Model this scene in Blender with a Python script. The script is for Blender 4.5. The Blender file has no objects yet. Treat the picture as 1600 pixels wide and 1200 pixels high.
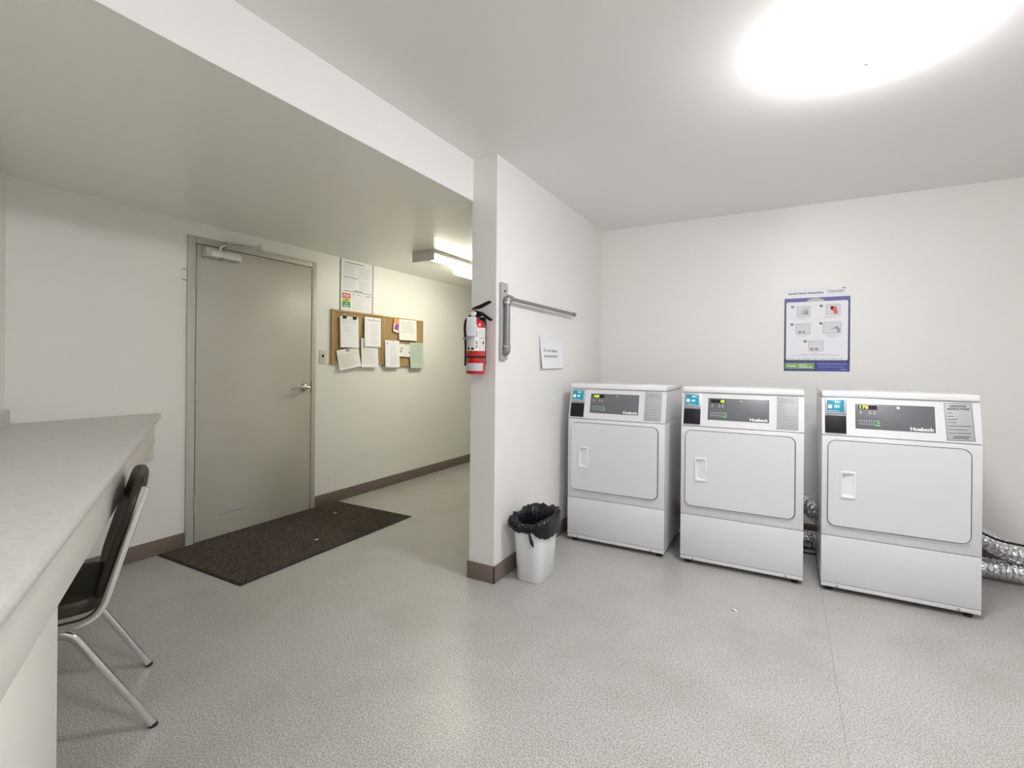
import bpy, bmesh, math, random
from mathutils import Vector, Matrix, noise
from mathutils.geometry import intersect_line_line
random.seed(7)
PI = math.pi
scn = bpy.context.scene
COL = scn.collection

# ------------------------------------------------------------------ camera, world, exposure
cam_d = bpy.data.cameras.new('camera'); cam = bpy.data.objects.new('camera', cam_d); COL.objects.link(cam)
cam_d.sensor_width = 36.0; cam_d.lens = 765.456/1600*36; cam_d.shift_y = -30.57/1600; cam_d.clip_start = 0.02
cam.matrix_world = (Matrix.Translation((0, 0, 1.235)) @ Matrix.Rotation(math.radians(29.1814), 4, 'Z')
                    @ Matrix.Rotation(PI/2, 4, 'X') @ Matrix.Rotation(math.radians(0.5363), 4, 'Z'))
scn.camera = cam
w = bpy.data.worlds.new('world'); scn.world = w; w.use_nodes = True
w.node_tree.nodes['Background'].inputs[0].default_value = (0.8, 0.85, 1, 1)
w.node_tree.nodes['Background'].inputs[1].default_value = 0.0
vs = scn.view_settings
vs.view_transform = 'Standard'; vs.look = 'None'; vs.gamma = 1; vs.use_curve_mapping = False
vs.exposure = 0.45
DOME_L = 64.0      # radiance of the frosted ceiling domes
TUBE_L = 19.0      # bare fluorescent tubes
LENS_L = 13.0      # prismatic fluorescent lens
scn.cycles.max_bounces = 10; scn.cycles.diffuse_bounces = 8; scn.cycles.glossy_bounces = 5

# ------------------------------------------------------------------ measures of the place (metres)
XL = -3.485            # door wall
XQ, XP = -1.591, -1.4255   # partition
YP, YB = 2.362, 4.165
ZC, ZL = 2.418, 2.178  # main ceiling, low ceiling
XR = 2.6
YF = 6.1
TH = math.radians(-28.6)
P0 = Vector((XL, 0.922, 0)); U = Vector((math.cos(TH), math.sin(TH), 0)); N = Vector((-math.sin(TH), math.cos(TH), 0))
YD = 3.218             # dryer fronts

# ------------------------------------------------------------------ materials
def srgb(r, g, b):
    f = lambda c: (c/255/12.92) if c/255 <= 0.04045 else ((c/255+0.055)/1.055)**2.4
    return (f(r), f(g), f(b), 1)
def mat(name, col, rough=0.5, metal=0.0, emit=None, es=0, bump=None, var=None, spec=0.5, coat=0):
    m = bpy.data.materials.new(name); m.use_nodes = True
    nt = m.node_tree; b = nt.nodes['Principled BSDF']
    b.inputs['Base Color'].default_value = col; b.inputs['Roughness'].default_value = rough
    b.inputs['Metallic'].default_value = metal; b.inputs['Specular IOR Level'].default_value = spec
    if coat: b.inputs['Coat Weight'].default_value = coat; b.inputs['Coat Roughness'].default_value = 0.1
    if emit: b.inputs['Emission Color'].default_value = emit; b.inputs['Emission Strength'].default_value = es
    tc = nt.nodes.new('ShaderNodeTexCoord')
    if var:   # (scale, amount): soft tonal variation of the material itself
        n = nt.nodes.new('ShaderNodeTexNoise'); n.inputs['Scale'].default_value = var[0]; n.inputs['Detail'].default_value = 6
        nt.links.new(tc.outputs['Object'], n.inputs['Vector'])
        mx = nt.nodes.new('ShaderNodeMix'); mx.data_type = 'RGBA'
        k = 1-var[1]
        mx.inputs[6].default_value = (col[0]*k, col[1]*k, col[2]*k, 1); mx.inputs[7].default_value = tuple(min(1, c*(1+var[1]*0.6)) for c in col[:3])+(1,)
        rp = nt.nodes.new('ShaderNodeMapRange'); rp.inputs[1].default_value = 0.3; rp.inputs[2].default_value = 0.7
        nt.links.new(n.outputs['Fac'], rp.inputs[0]); nt.links.new(rp.outputs[0], mx.inputs[0])
        nt.links.new(mx.outputs[2], b.inputs['Base Color'])
    if bump:  # (scale, strength, distance)
        n = nt.nodes.new('ShaderNodeTexNoise'); n.inputs['Scale'].default_value = bump[0]; n.inputs['Detail'].default_value = 4
        nt.links.new(tc.outputs['Object'], n.inputs['Vector'])
        bp = nt.nodes.new('ShaderNodeBump'); bp.inputs['Strength'].default_value = bump[1]; bp.inputs['Distance'].default_value = bump[2]
        nt.links.new(n.outputs['Fac'], bp.inputs['Height']); nt.links.new(bp.outputs[0], b.inputs['Normal'])
    return m

M = {}
M['wall'] = mat('cream_wall_paint', (0.80, 0.796, 0.77, 1), 0.42, bump=(180, 0.10, 0.002), var=(1.5, 0.02))
M['ceil'] = mat('white_ceiling_paint', (0.86, 0.855, 0.84, 1), 0.38, bump=(90, 0.10, 0.002))
M['lowceil'] = mat('gloss_ceiling_paint', (0.84, 0.835, 0.78, 1), 0.24, bump=(7, 0.12, 0.01))
M['base'] = mat('vinyl_baseboard', (0.175, 0.135, 0.112, 1), 0.4)
M['door'] = mat('door_paint', (0.49, 0.475, 0.415, 1), 0.38, var=(3, 0.05), bump=(60, 0.05, 0.001))
M['frame'] = mat('door_frame_paint', (0.52, 0.505, 0.445, 1), 0.35)
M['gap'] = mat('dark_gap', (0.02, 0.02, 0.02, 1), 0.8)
M['steel'] = mat('brushed_steel', (0.62, 0.61, 0.58, 1), 0.25, 1.0)
M['chrome'] = mat('chrome', (0.78, 0.78, 0.78, 1), 0.12, 1.0)
M['alu'] = mat('grey_painted_metal', (0.64, 0.63, 0.59, 1), 0.35, 0.4)
M['white'] = mat('white_enamel', (0.67, 0.67, 0.695, 1), 0.25, coat=0.3)
M['white2'] = mat('white_enamel_lid', (0.76, 0.76, 0.78, 1), 0.22, coat=0.3)
M['gasket'] = mat('gasket_shade_grey', (0.10, 0.10, 0.11, 1), 0.7)
M['pgrey'] = mat('control_panel_grey', (0.125, 0.13, 0.14, 1), 0.4)
M['lgrey'] = mat('instruction_plate_grey', (0.40, 0.41, 0.42, 1), 0.4)
M['ink'] = mat('dark_ink', (0.03, 0.03, 0.035, 1), 0.6)
M['ink2'] = mat('grey_ink', (0.30, 0.30, 0.32, 1), 0.6)
M['ink3'] = mat('pale_grey_ink', (0.52, 0.53, 0.55, 1), 0.6)
M['wink'] = mat('white_ink', (0.85, 0.85, 0.85, 1), 0.5)
M['gink'] = mat('soft_white_ink', (0.42, 0.44, 0.45, 1), 0.5)
M['black'] = mat('black_plastic', (0.010, 0.010, 0.012, 1), 0.5, spec=0.25)
M['rubber'] = mat('black_rubber', (0.02, 0.02, 0.02, 1), 0.8)
M['screen'] = mat('teal_screen', (0.02, 0.20, 0.28, 1), 0.25, emit=(0.015, 0.20, 0.30, 1), es=0.25)
M['led'] = mat('yellow_green_digits', (0.5, 0.8, 0.05, 1), 0.5, emit=(0.62, 0.85, 0.03, 1), es=0.9)
M['ledo'] = mat('yellow_digits', (0.8, 0.7, 0.1, 1), 0.5, emit=(0.9, 0.8, 0.08, 1), es=0.8)
M['gled'] = mat('green_indicator', (0.1, 0.5, 0.1, 1), 0.5, emit=(0.1, 0.7, 0.15, 1), es=0.5)
M['bezel'] = mat('silver_bezel', (0.50, 0.52, 0.56, 1), 0.35, 0.6)
M['counter'] = mat('speckled_laminate', (0.57, 0.56, 0.54, 1), 0.38, var=(60, 0.08))
M['cab'] = mat('cream_cabinet_laminate', (0.72, 0.70, 0.65, 1), 0.4)
M['vinyl'] = mat('olive_brown_vinyl', (0.030, 0.027, 0.016, 1), 0.42, spec=0.35, bump=(60, 0.15, 0.002))
M['mat'] = None
M['paper'] = mat('white_paper', (0.82, 0.82, 0.86, 1), 0.7)
M['paper2'] = mat('warm_white_paper', (0.80, 0.79, 0.77, 1), 0.7)
M['paperg'] = mat('pale_green_paper', (0.50, 0.60, 0.53, 1), 0.7)
M['paperp'] = mat('orange_pamphlet', (0.80, 0.32, 0.12, 1), 0.6)
M['purple'] = mat('purple_print', (0.20, 0.08, 0.40, 1), 0.6)
M['oak'] = mat('oak_frame', (0.42, 0.29, 0.12, 1), 0.5, var=(30, 0.12))
M['red'] = mat('red_enamel', (0.50, 0.012, 0.015, 1), 0.22, coat=0.5)
M['brass'] = mat('brass', (0.65, 0.48, 0.30, 1), 0.3, 1.0)
M['tag'] = mat('grey_white_tag', (0.62, 0.62, 0.66, 1), 0.5)
M['galv'] = mat('galvanised_pipe', (0.30, 0.30, 0.31, 1), 0.42, 0.75, bump=(120, 0.2, 0.001))
M['plate'] = mat('grey_painted_board', (0.42, 0.42, 0.41, 1), 0.5)
M['bin'] = mat('white_bin_plastic', (0.80, 0.82, 0.84, 1), 0.4)
M['blue'] = mat('poster_blue', (0.062, 0.068, 0.29, 1), 0.4)
M['navy'] = mat('poster_navy', (0.045, 0.055, 0.13, 1), 0.4)
M['green'] = mat('poster_green', (0.22, 0.40, 0.12, 1), 0.4)
M['dgreen'] = mat('sign_green', (0.02, 0.26, 0.10, 1), 0.5)
M['sgreen'] = mat('pale_green_print', (0.42, 0.52, 0.42, 1), 0.5)
M['yellow'] = mat('sign_yellow', (0.75, 0.62, 0.03, 1), 0.5)
M['sred'] = mat('sign_red', (0.62, 0.05, 0.04, 1), 0.5)
M['lred'] = mat('print_red', (0.70, 0.14, 0.12, 1), 0.5)
M['bprint'] = mat('pale_blue_print', (0.55, 0.66, 0.72, 1), 0.5)
M['lblue'] = mat('light_blue_ink', (0.35, 0.36, 0.75, 1), 0.5)
M['switch'] = mat('ivory_plastic', (0.62, 0.60, 0.50, 1), 0.35)
M['housing'] = mat('lamp_housing_paint', (0.66, 0.66, 0.60, 1), 0.4)
M['dome'] = mat('frosted_glass_lit', (0.9, 0.88, 0.88, 1), 0.3, emit=(0.99, 0.98, 1.0, 1), es=DOME_L)
M['tube'] = mat('fluorescent_tube_lit', (0.9, 0.9, 0.85, 1), 0.4, emit=(1, 0.96, 0.80, 1), es=TUBE_L)
M['lens'] = mat('prismatic_lens_lit', (0.9, 0.9, 0.85, 1), 0.4, emit=(1, 0.96, 0.80, 1), es=LENS_L)
M['pic'] = mat('pale_print', (0.68, 0.69, 0.72, 1), 0.6)
M['gprint'] = mat('green_grey_print', (0.30, 0.38, 0.35, 1), 0.6)
M['scuff'] = mat('wall_scuff', (0.52, 0.50, 0.46, 1), 0.6)
M['scrap'] = mat('scrap_paper', (0.75, 0.74, 0.72, 1), 0.7)

def node_mat(name):
    m = bpy.data.materials.new(name); m.use_nodes = True
    return m, m.node_tree, m.node_tree.nodes['Principled BSDF']
def N_(nt, t, **k):
    n = nt.nodes.new(t)
    for a, b in k.items(): n.inputs[a.replace('_', ' ')].default_value = b
    return n
def ramp(nt, src, stops):
    r = nt.nodes.new('ShaderNodeValToRGB'); e = r.color_ramp.elements
    e[0].position, e[0].color = stops[0]; e[1].position, e[1].color = stops[-1]
    for p, c in stops[1:-1]: x = e.new(p); x.color = c
    nt.links.new(src, r.inputs[0]); return r
def mixc(nt, fac, a, b, mode='MIX'):
    m = nt.nodes.new('ShaderNodeMix'); m.data_type = 'RGBA'; m.blend_type = mode
    for s, v in ((m.inputs[0], fac), (m.inputs[6], a), (m.inputs[7], b)):
        if hasattr(v, 'links') or hasattr(v, 'node'): nt.links.new(v, s)
        else: s.default_value = v
    return m.outputs[2]
# floor: speckled sheet vinyl with faint stains
m, nt, b = node_mat('speckled_floor_vinyl')
tc = nt.nodes.new('ShaderNodeTexCoord'); oc = tc.outputs['Object']
def nz(scale, detail=3, rough=0.5):
    n = N_(nt, 'ShaderNodeTexNoise', Scale=scale, Detail=detail, Roughness=rough); nt.links.new(oc, n.inputs['Vector']); return n.outputs['Fac']
c0 = ramp(nt, nz(185, 3, 0.7), [(0.38, (0.17, 0.165, 0.15, 1)), (0.50, (0.42, 0.412, 0.39, 1)), (0.62, (0.66, 0.65, 0.63, 1))]).outputs[0]
c1 = mixc(nt, 0.25, c0, ramp(nt, nz(85, 3, 0.6), [(0.35, (0.30, 0.29, 0.27, 1)), (0.62, (0.49, 0.48, 0.46, 1))]).outputs[0])
vo = N_(nt, 'ShaderNodeTexVoronoi', Scale=130); nt.links.new(oc, vo.inputs['Vector'])
sp = ramp(nt, vo.outputs['Distance'], [(0.13, (1, 1, 1, 1)), (0.20, (0, 0, 0, 1))]).outputs[0]
sel = N_(nt, 'ShaderNodeTexWhiteNoise'); nt.links.new(vo.outputs['Position'], sel.inputs['Vector'])
sl = ramp(nt, sel.outputs['Value'], [(0.84, (0, 0, 0, 1)), (0.85, (1, 1, 1, 1))]).outputs[0]
ml = nt.nodes.new('ShaderNodeMath'); ml.operation = 'MULTIPLY'; nt.links.new(sp, ml.inputs[0]); nt.links.new(sl, ml.inputs[1])
c2 = mixc(nt, ml.outputs[0], c1, (0.13, 0.12, 0.11, 1))
st = ramp(nt, nz(2.3, 5, 0.6), [(0.33, (0.88, 0.87, 0.85, 1)), (0.55, (1, 1, 1, 1))]).outputs[0]
c3 = mixc(nt, 1.0, c2, st, 'MULTIPLY')
nt.links.new(c3, b.inputs['Base Color'])
rr = nt.nodes.new('ShaderNodeMapRange'); rr.inputs[3].default_value = 0.22; rr.inputs[4].default_value = 0.42
nt.links.new(nz(4, 4), rr.inputs[0]); nt.links.new(rr.outputs[0], b.inputs['Roughness'])
bp = nt.nodes.new('ShaderNodeBump'); bp.inputs['Strength'].default_value = 0.08; bp.inputs['Distance'].default_value = 0.002
nt.links.new(nz(90, 3), bp.inputs['Height']); nt.links.new(bp.outputs[0], b.inputs['Normal'])
M['floor'] = m
# ribbed entrance mat
m, nt, b = node_mat('ribbed_mat_carpet')
tc = nt.nodes.new('ShaderNodeTexCoord'); oc = tc.outputs['Object']
c = ramp(nt, nz(90, 4, 0.7), [(0.35, (0.030, 0.025, 0.020, 1)), (0.65, (0.125, 0.105, 0.083, 1))]).outputs[0]
nt.links.new(c, b.inputs['Base Color']); b.inputs['Roughness'].default_value = 0.95; b.inputs['Specular IOR Level'].default_value = 0.1
M['mat'] = m
# cork
m, nt, b = node_mat('cork')
tc = nt.nodes.new('ShaderNodeTexCoord'); oc = tc.outputs['Object']
c = ramp(nt, nz(140, 5, 0.7), [(0.3, (0.25, 0.155, 0.065, 1)), (0.7, (0.50, 0.35, 0.18, 1))]).outputs[0]
nt.links.new(c, b.inputs['Base Color']); b.inputs['Roughness'].default_value = 0.9
M['cork'] = m
# crinkled foil
m, nt, b = node_mat('crinkled_aluminium_foil')
tc = nt.nodes.new('ShaderNodeTexCoord'); oc = tc.outputs['Object']
b.inputs['Base Color'].default_value = (0.80, 0.80, 0.84, 1); b.inputs['Metallic'].default_value = 1; b.inputs['Roughness'].default_value = 0.2
vo = N_(nt, 'ShaderNodeTexVoronoi', Scale=55); nt.links.new(oc, vo.inputs['Vector'])
bp = nt.nodes.new('ShaderNodeBump'); bp.inputs['Strength'].default_value = 0.8; bp.inputs['Distance'].default_value = 0.007
nt.links.new(vo.outputs['Distance'], bp.inputs['Height']); nt.links.new(bp.outputs[0], b.inputs['Normal'])
M['foil'] = m
# bin bag plastic
m, nt, b = node_mat('black_bin_bag')
tc = nt.nodes.new('ShaderNodeTexCoord'); oc = tc.outputs['Object']
b.inputs['Base Color'].default_value = (0.008, 0.007, 0.010, 1); b.inputs['Specular IOR Level'].default_value = 0.35; b.inputs['Roughness'].default_value = 0.2
bp = nt.nodes.new('ShaderNodeBump'); bp.inputs['Strength'].default_value = 0.7; bp.inputs['Distance'].default_value = 0.01
nt.links.new(nz(38, 4, 0.6), bp.inputs['Height']); nt.links.new(bp.outputs[0], b.inputs['Normal'])
M['bag'] = m

# ------------------------------------------------------------------ mesh builder
class MB:
    def __init__(s, T=None): s.bm = bmesh.new(); s.T = T or Matrix.Identity(4)
    def _v(s, p): return s.bm.verts.new(s.T @ Vector(p))
    def box(s, x0, x1, y0, y1, z0, z1, bev=0.0, seg=2, T=None):
        T = T or Matrix.Identity(4)
        v = [s.bm.verts.new(s.T @ (T @ Vector(p))) for p in ((x0,y0,z0),(x1,y0,z0),(x1,y1,z0),(x0,y1,z0),(x0,y0,z1),(x1,y0,z1),(x1,y1,z1),(x0,y1,z1))]
        f = [s.bm.faces.new([v[i] for i in q]) for q in ((0,3,2,1),(4,5,6,7),(0,1,5,4),(1,2,6,5),(2,3,7,6),(3,0,4,7))]
        if bev: bmesh.ops.bevel(s.bm, geom=list({e for g in f for e in g.edges}), offset=bev, segments=seg, profile=0.5, affect='EDGES')
        return s
    def prism(s, poly, d0, d1, plane='XZ', bev=0.0, T=None):
        """poly: 2-D outline; extruded between d0 and d1 along the remaining axis."""
        T = T or Matrix.Identity(4)
        def P(a, b_, d):
            p = {'XZ': (a, d, b_), 'XY': (a, b_, d), 'YZ': (d, a, b_)}[plane]
            return s.bm.verts.new(s.T @ (T @ Vector(p)))
        A = [P(a, b_, d0) for a, b_ in poly]; B = [P(a, b_, d1) for a, b_ in poly]
        n = len(poly); fs = [s.bm.faces.new(A), s.bm.faces.new(B[::-1])]
        cap = list(fs[1].edges)
        for i in range(n): fs.append(s.bm.faces.new((A[i], B[i], B[(i+1) % n], A[(i+1) % n])))
        if bev:
            cap0 = list(fs[0].edges)
            bmesh.ops.bevel(s.bm, geom=cap0, offset=bev, segments=2, profile=0.5, affect='EDGES')
        return s
    def tube(s, pts, r, n=12, caps=True, sq=False, flat=1.0, up=Vector((0, 0, 1)), wob=None):
        pts = [Vector(p) for p in pts]; rings = []
        m_ = len(pts); rs = r if isinstance(r, (list, tuple)) else [r]*m_
        t0 = (pts[1]-pts[0]).normalized()
        a = t0.cross(up)
        if a.length < 1e-3: a = t0.cross(Vector((1, 0, 0)))
        a.normalize()
        for i in range(m_):
            t = (pts[min(i+1, m_-1)]-pts[max(i-1, 0)]).normalized()
            a = (a - t*a.dot(t)).normalized(); b_ = t.cross(a)
            ring = []
            for k in range(n):
                ph = 2*PI*(k+(0.5 if sq else 0))/n; c_, s_ = math.cos(ph), math.sin(ph)
                if sq:
                    e = 0.35; c_ = math.copysign(abs(c_)**e, c_); s_ = math.copysign(abs(s_)**e, s_)
                rr_ = rs[i]*(wob(i, k) if wob else 1)
                ring.append(s.bm.verts.new(s.T @ (pts[i]+a*c_*rr_+b_*s_*rr_*flat)))
            rings.append(ring)
        for i in range(m_-1):
            for k in range(n):
                s.bm.faces.new((rings[i][k], rings[i][(k+1) % n], rings[i+1][(k+1) % n], rings[i+1][k]))
        if caps: s.bm.faces.new(rings[0][::-1]); s.bm.faces.new(rings[-1])
        return s
    def lathe(s, prof, n=32, T=None, caps=True):
        """prof: list of (r, z) about local Z."""
        T = T or Matrix.Identity(4); R = []
        for r, z in prof:
            if r < 1e-6: R.append([s.bm.verts.new(s.T @ (T @ Vector((0, 0, z))))])
            else: R.append([s.bm.verts.new(s.T @ (T @ Vector((r*math.cos(2*PI*k/n), r*math.sin(2*PI*k/n), z)))) for k in range(n)])
        for A, B in zip(R, R[1:]):
            for k in range(n):
                q = [A[k % len(A)], A[(k+1) % len(A)], B[(k+1) % len(B)], B[k % len(B)]]
                q = list(dict.fromkeys(q))
                if len(q) >= 3: s.bm.faces.new(q)
        if caps:
            if len(R[0]) > 1: s.bm.faces.new(R[0][::-1])
            if len(R[-1]) > 1: s.bm.faces.new(R[-1])
        return s
    def surf(s, fn, nu, nv, th=None):
        """grid surface fn(u,v)->point, given thickness by solidify-like offset along normal."""
        G = [[Vector(fn(i/nu, j/nv)) for j in range(nv+1)] for i in range(nu+1)]
        top = [[s.bm.verts.new(s.T @ p) for p in row] for row in G]
        for i in range(nu):
            for j in range(nv): s.bm.faces.new((top[i][j], top[i+1][j], top[i+1][j+1], top[i][j+1]))
        if th:
            off = Vector(th)
            bot = [[s.bm.verts.new(s.T @ (p+off)) for p in row] for row in G]
            for i in range(nu):
                for j in range(nv): s.bm.faces.new((bot[i][j], bot[i][j+1], bot[i+1][j+1], bot[i+1][j]))
            for i in range(nu):
                s.bm.faces.new((top[i][0], bot[i][0], bot[i+1][0], top[i+1][0])); s.bm.faces.new((top[i][nv], top[i+1][nv], bot[i+1][nv], bot[i][nv]))
            for j in range(nv):
                s.bm.faces.new((top[0][j], top[0][j+1], bot[0][j+1], bot[0][j])); s.bm.faces.new((top[nu][j], bot[nu][j], bot[nu][j+1], top[nu][j+1]))
        return s
    def build(s, name, m, parent=None, ang=35, weld=False):
        bm = s.bm
        if weld: bmesh.ops.remove_doubles(bm, verts=bm.verts, dist=1e-5)
        bmesh.ops.recalc_face_normals(bm, faces=bm.faces)
        for f in bm.faces: f.smooth = True
        for e in bm.edges:
            if len(e.link_faces) == 2 and e.calc_face_angle(0) > math.radians(ang): e.smooth = False
        me = bpy.data.meshes.new(name); bm.to_mesh(me); bm.free()
        me.materials.append(m if not isinstance(m, str) else M[m])
        o = bpy.data.objects.new(name, me); COL.objects.link(o)
        if parent: o.parent = parent
        return o
_tc = {}
def text_geom(txt):
    if txt not in _tc:
        cu = bpy.data.curves.new('t', 'FONT'); cu.body = txt; cu.size = 1; cu.resolution_u = 3; cu.offset = 0.03
        o = bpy.data.objects.new('t', cu); COL.objects.link(o)
        me = bpy.data.meshes.new_from_object(o.evaluated_get(bpy.context.evaluated_depsgraph_get()))
        vs_ = [v.co.xy.copy() for v in me.vertices]; fs_ = [tuple(p.vertices) for p in me.polygons]
        bpy.data.objects.remove(o); bpy.data.curves.remove(cu); bpy.data.meshes.remove(me)
        x0 = min(v.x for v in vs_); x1 = max(v.x for v in vs_); y0 = min(v.y for v in vs_); y1 = max(v.y for v in vs_)
        _tc[txt] = (vs_, fs_, x0, x1, y0, y1)
    return _tc[txt]
class Dec:
    """flat print on a surface: local x right, y up, drawn at height e above it (T maps x,y,out -> thing space)"""
    def __init__(s, T): s.T = T; s.bm = bmesh.new()
    def poly(s, pts, e=0.0004):
        s.bm.faces.new([s.bm.verts.new(s.T @ Vector((x, y, e))) for x, y in pts]); return s
    def bar(s, x0, y0, x1, y1, e=0.0004): return s.poly([(x0, y0), (x1, y0), (x1, y1), (x0, y1)], e)
    def disc(s, x, y, r, e=0.0004, ry=None, n=20, a0=0, a1=2*PI):
        return s.poly([(x+r*math.cos(a0+(a1-a0)*k/n), y+(ry or r)*math.sin(a0+(a1-a0)*k/n)) for k in range(n if a1-a0 > 6 else n+1)], e)
    def text(s, t, x0, y0, x1, y1, e=0.0004):
        v, f, a0, a1, b0, b1 = text_geom(t)
        V = [s.bm.verts.new(s.T @ Vector((x0+(p.x-a0)/(a1-a0)*(x1-x0), y0+(p.y-b0)/(b1-b0)*(y1-y0), e))) for p in v]
        for q in f:
            try: s.bm.faces.new([V[i] for i in q])
            except ValueError: pass
        return s
    def lines(s, x0, x1, y0, y1, n, h, e=0.0004, rag=0.3, words=True):
        """n rows of small broken dashes like distant type"""
        rnd = random.Random(int((x0*31+y1*77+n)*1000))
        for i in range(n):
            y = y1-(y1-y0)*(i/(max(1, n-1))); end = x1-(x1-x0)*rag*rnd.random(); x = x0
            while x < end-1e-4:
                wl = (x1-x0)*(0.05+0.12*rnd.random()) if words else end-x
                s.bar(x, y-h/2, min(x+wl, end), y+h/2, e); x += wl+(x1-x0)*0.025
        return s
    def build(s, name, m, parent):
        me = bpy.data.meshes.new(name); s.bm.to_mesh(me); s.bm.free(); me.materials.append(M[m] if isinstance(m, str) else m)
        o = bpy.data.objects.new(name, me); COL.objects.link(o); o.parent = parent
        return o
def thing(name, label, cat, loc=(0, 0, 0), rotz=0, group=None):
    o = bpy.data.objects.new(name, None); o.empty_display_size = 0.1; COL.objects.link(o)
    o.location = loc; o.rotation_euler = (0, 0, rotz); o['label'] = label; o['category'] = cat
    if group: o['group'] = group
    return o
def tag(o, label, cat, group=None):
    o['label'] = label; o['category'] = cat
    if group: o['group'] = group
    return o
def struct(o, label=None, cat=None):
    o['kind'] = 'structure'
    if label: o['label'] = label
    if cat: o['category'] = cat
    return o
def rrect(x0, x1, y0, y1, r, n=6):
    P = []
    for cx, cy, a in ((x1-r, y1-r, 0), (x0+r, y1-r, 90), (x0+r, y0+r, 180), (x1-r, y0+r, 270)):
        for k in range(n+1):
            t = math.radians(a+90*k/n); P.append((cx+r*math.cos(t), cy+r*math.sin(t)))
    return P
def fillet(pts, r, n=6):
    pts = [Vector(p) for p in pts]; out = [pts[0]]
    for i in range(1, len(pts)-1):
        p, a, b_ = pts[i], pts[i-1], pts[i+1]
        d1 = (a-p); d2 = (b_-p); q = min(r, d1.length*0.49, d2.length*0.49)
        s1 = p+d1.normalized()*q; s2 = p+d2.normalized()*q
        for k in range(n+1):
            t = k/n; out.append(s1*(1-t)**2+p*2*t*(1-t)+s2*t*t)
    out.append(pts[-1]); return out
def spline(pts, n=10):
    P = [Vector(p) for p in pts]; P = [P[0]*2-P[1]]+P+[P[-1]*2-P[-2]]; out = []
    for i in range(1, len(P)-2):
        for k in range(n):
            t = k/n; a, b_, c_, d = P[i-1], P[i], P[i+1], P[i+2]
            out.append(0.5*((2*b_)+(-a+c_)*t+(2*a-5*b_+4*c_-d)*t*t+(-a+3*b_-3*c_+d)*t**3))
    out.append(P[-2]); return out

# ================================================================== THE SETTING
pU = lambda u, n, z=0: P0+U*u+N*n+Vector((0, 0, z))
far = pU(7.2, 0)
struct(MB().box(-3.7, XR+0.1, -3.0, YF+0.1, -0.08, 0).build('floor', 'floor'), 'pale grey speckled vinyl floor', 'floor')
struct(MB().box(XQ, XR+0.1, -3.0, YB+0.1, ZC, ZC+0.08).build('ceiling', 'ceil'), 'white painted ceiling of the laundry area', 'ceiling')
struct(MB().box(-3.7, XQ-0.001, -3.0, YF+0.1, ZL, ZC+0.08).build('ceiling_low', 'lowceil'), 'lower glossy ceiling over the entrance', 'ceiling')
# white painted face board of the ceiling step
struct(MB().box(XQ-0.001, XQ+0.004, -3.0, YP, ZL, ZC).build('trim_1', M['ceil']), 'white face of the step between the two ceilings', 'trim')
# door wall with an opening
DY0, DY1, DZ = 1.800, 2.800, 2.070
w_ = MB().box(XL-0.12, XL, 0.4, DY0, 0, ZL).box(XL-0.12, XL, DY1, YF, 0, ZL).box(XL-0.12, XL, DY0, DY1, DZ, ZL)
struct(w_.build('wall_left', 'wall'), 'cream wall with the grey door', 'wall')
struct(MB().box(XQ, XR, YB, YB+0.12, 0, ZC).build('wall_back', 'wall'), 'cream wall behind the dryers', 'wall')
struct(MB().box(XR, XR+0.1, -3.0, YB+0.12, 0, ZC).build('wall_right', 'wall'))
struct(MB().box(-3.6, XQ, YF, YF+0.1, 0, ZL).build('wall_far', 'wall'))
struct(MB().prism([(XQ, YP), (XP, YP), (XP, YB), (XP, YF), (XQ, YF)], 0, ZC, 'XY').build('wall_center', 'wall'), 'cream partition wall carrying the fire extinguisher', 'wall')
A = pU(-0.3, 0); B = pU(7.6, 0); C_ = pU(7.6, -0.12); D_ = pU(-0.3, -0.12)
struct(MB().prism([A.xy, B.xy, C_.xy, D_.xy], 0, ZC, 'XY').build('wall_front', 'wall'))
def baseb(name, x0, x1, y0, y1, ax):
    return struct(MB().box(x0, x1, y0, y1, 0, 0.098, 0.0025).build(name, 'base'))
baseb('baseboard_left', XL, XL+0.008, 0.93, DY0-0.012, 0)
baseb('baseboard_left_far', XL, XL+0.008, DY1+0.012, YF, 0)
baseb('baseboard_back', XP, XR, YB-0.008, YB, 1)
b_ = MB().box(XQ-0.008, XP+0.008, YP-0.008, YP, 0, 0.098, 0.002).box(XP, XP+0.008, YP-0.008, YB-0.008, 0, 0.098, 0.002).box(XQ-0.008, XQ, YP-0.008, YF, 0, 0.098, 0.002)
struct(b_.build('baseboard_center', 'base'), 'brown vinyl baseboard round the partition', 'baseboard')
# floor seams
sm = MB().box(0.183, 0.1845, 0.4, 3.9, 0, 0.0004)
struct(sm.build('trim_2', mat('seam', (0.22, 0.21, 0.19, 1), 0.6)), 'thin welded seam in the vinyl floor', 'seam')

# ------------------------------------------------------------------ door_1
door = thing('door_1', 'grey beige painted door with closer and steel lever', 'door', (XL, 0, 0)); door['kind'] = 'structure'
fr = MB()
LY0, LY1, LZ = 1.846, 2.765, 2.030
def member(y0, y1, z0, z1): fr.box(-0.12, 0.014, y0, y1, z0, z1, 0.003)
member(DY0-0.012, LY0-0.006, 0, DZ+0.012); member(LY1+0.004, DY1+0.012, 0, DZ+0.012); member(LY0-0.004, LY1+0.004, LZ+0.004, DZ+0.012)
fr.build('door_frame', 'frame', door)
MB().box(-0.10, -0.050, LY0-0.004, LY1+0.004, 0, LZ+0.004).build('gap_shade_backing', 'gap', door)  # dark slab behind the leaf, its colour standing in for shade in the gaps
leaf = MB().box(-0.048, -0.002, LY0+0.001, LY1-0.001, 0.008, LZ-0.001, 0.002).build('door_leaf', 'door', door); leaf.location.x = 0.012
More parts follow.
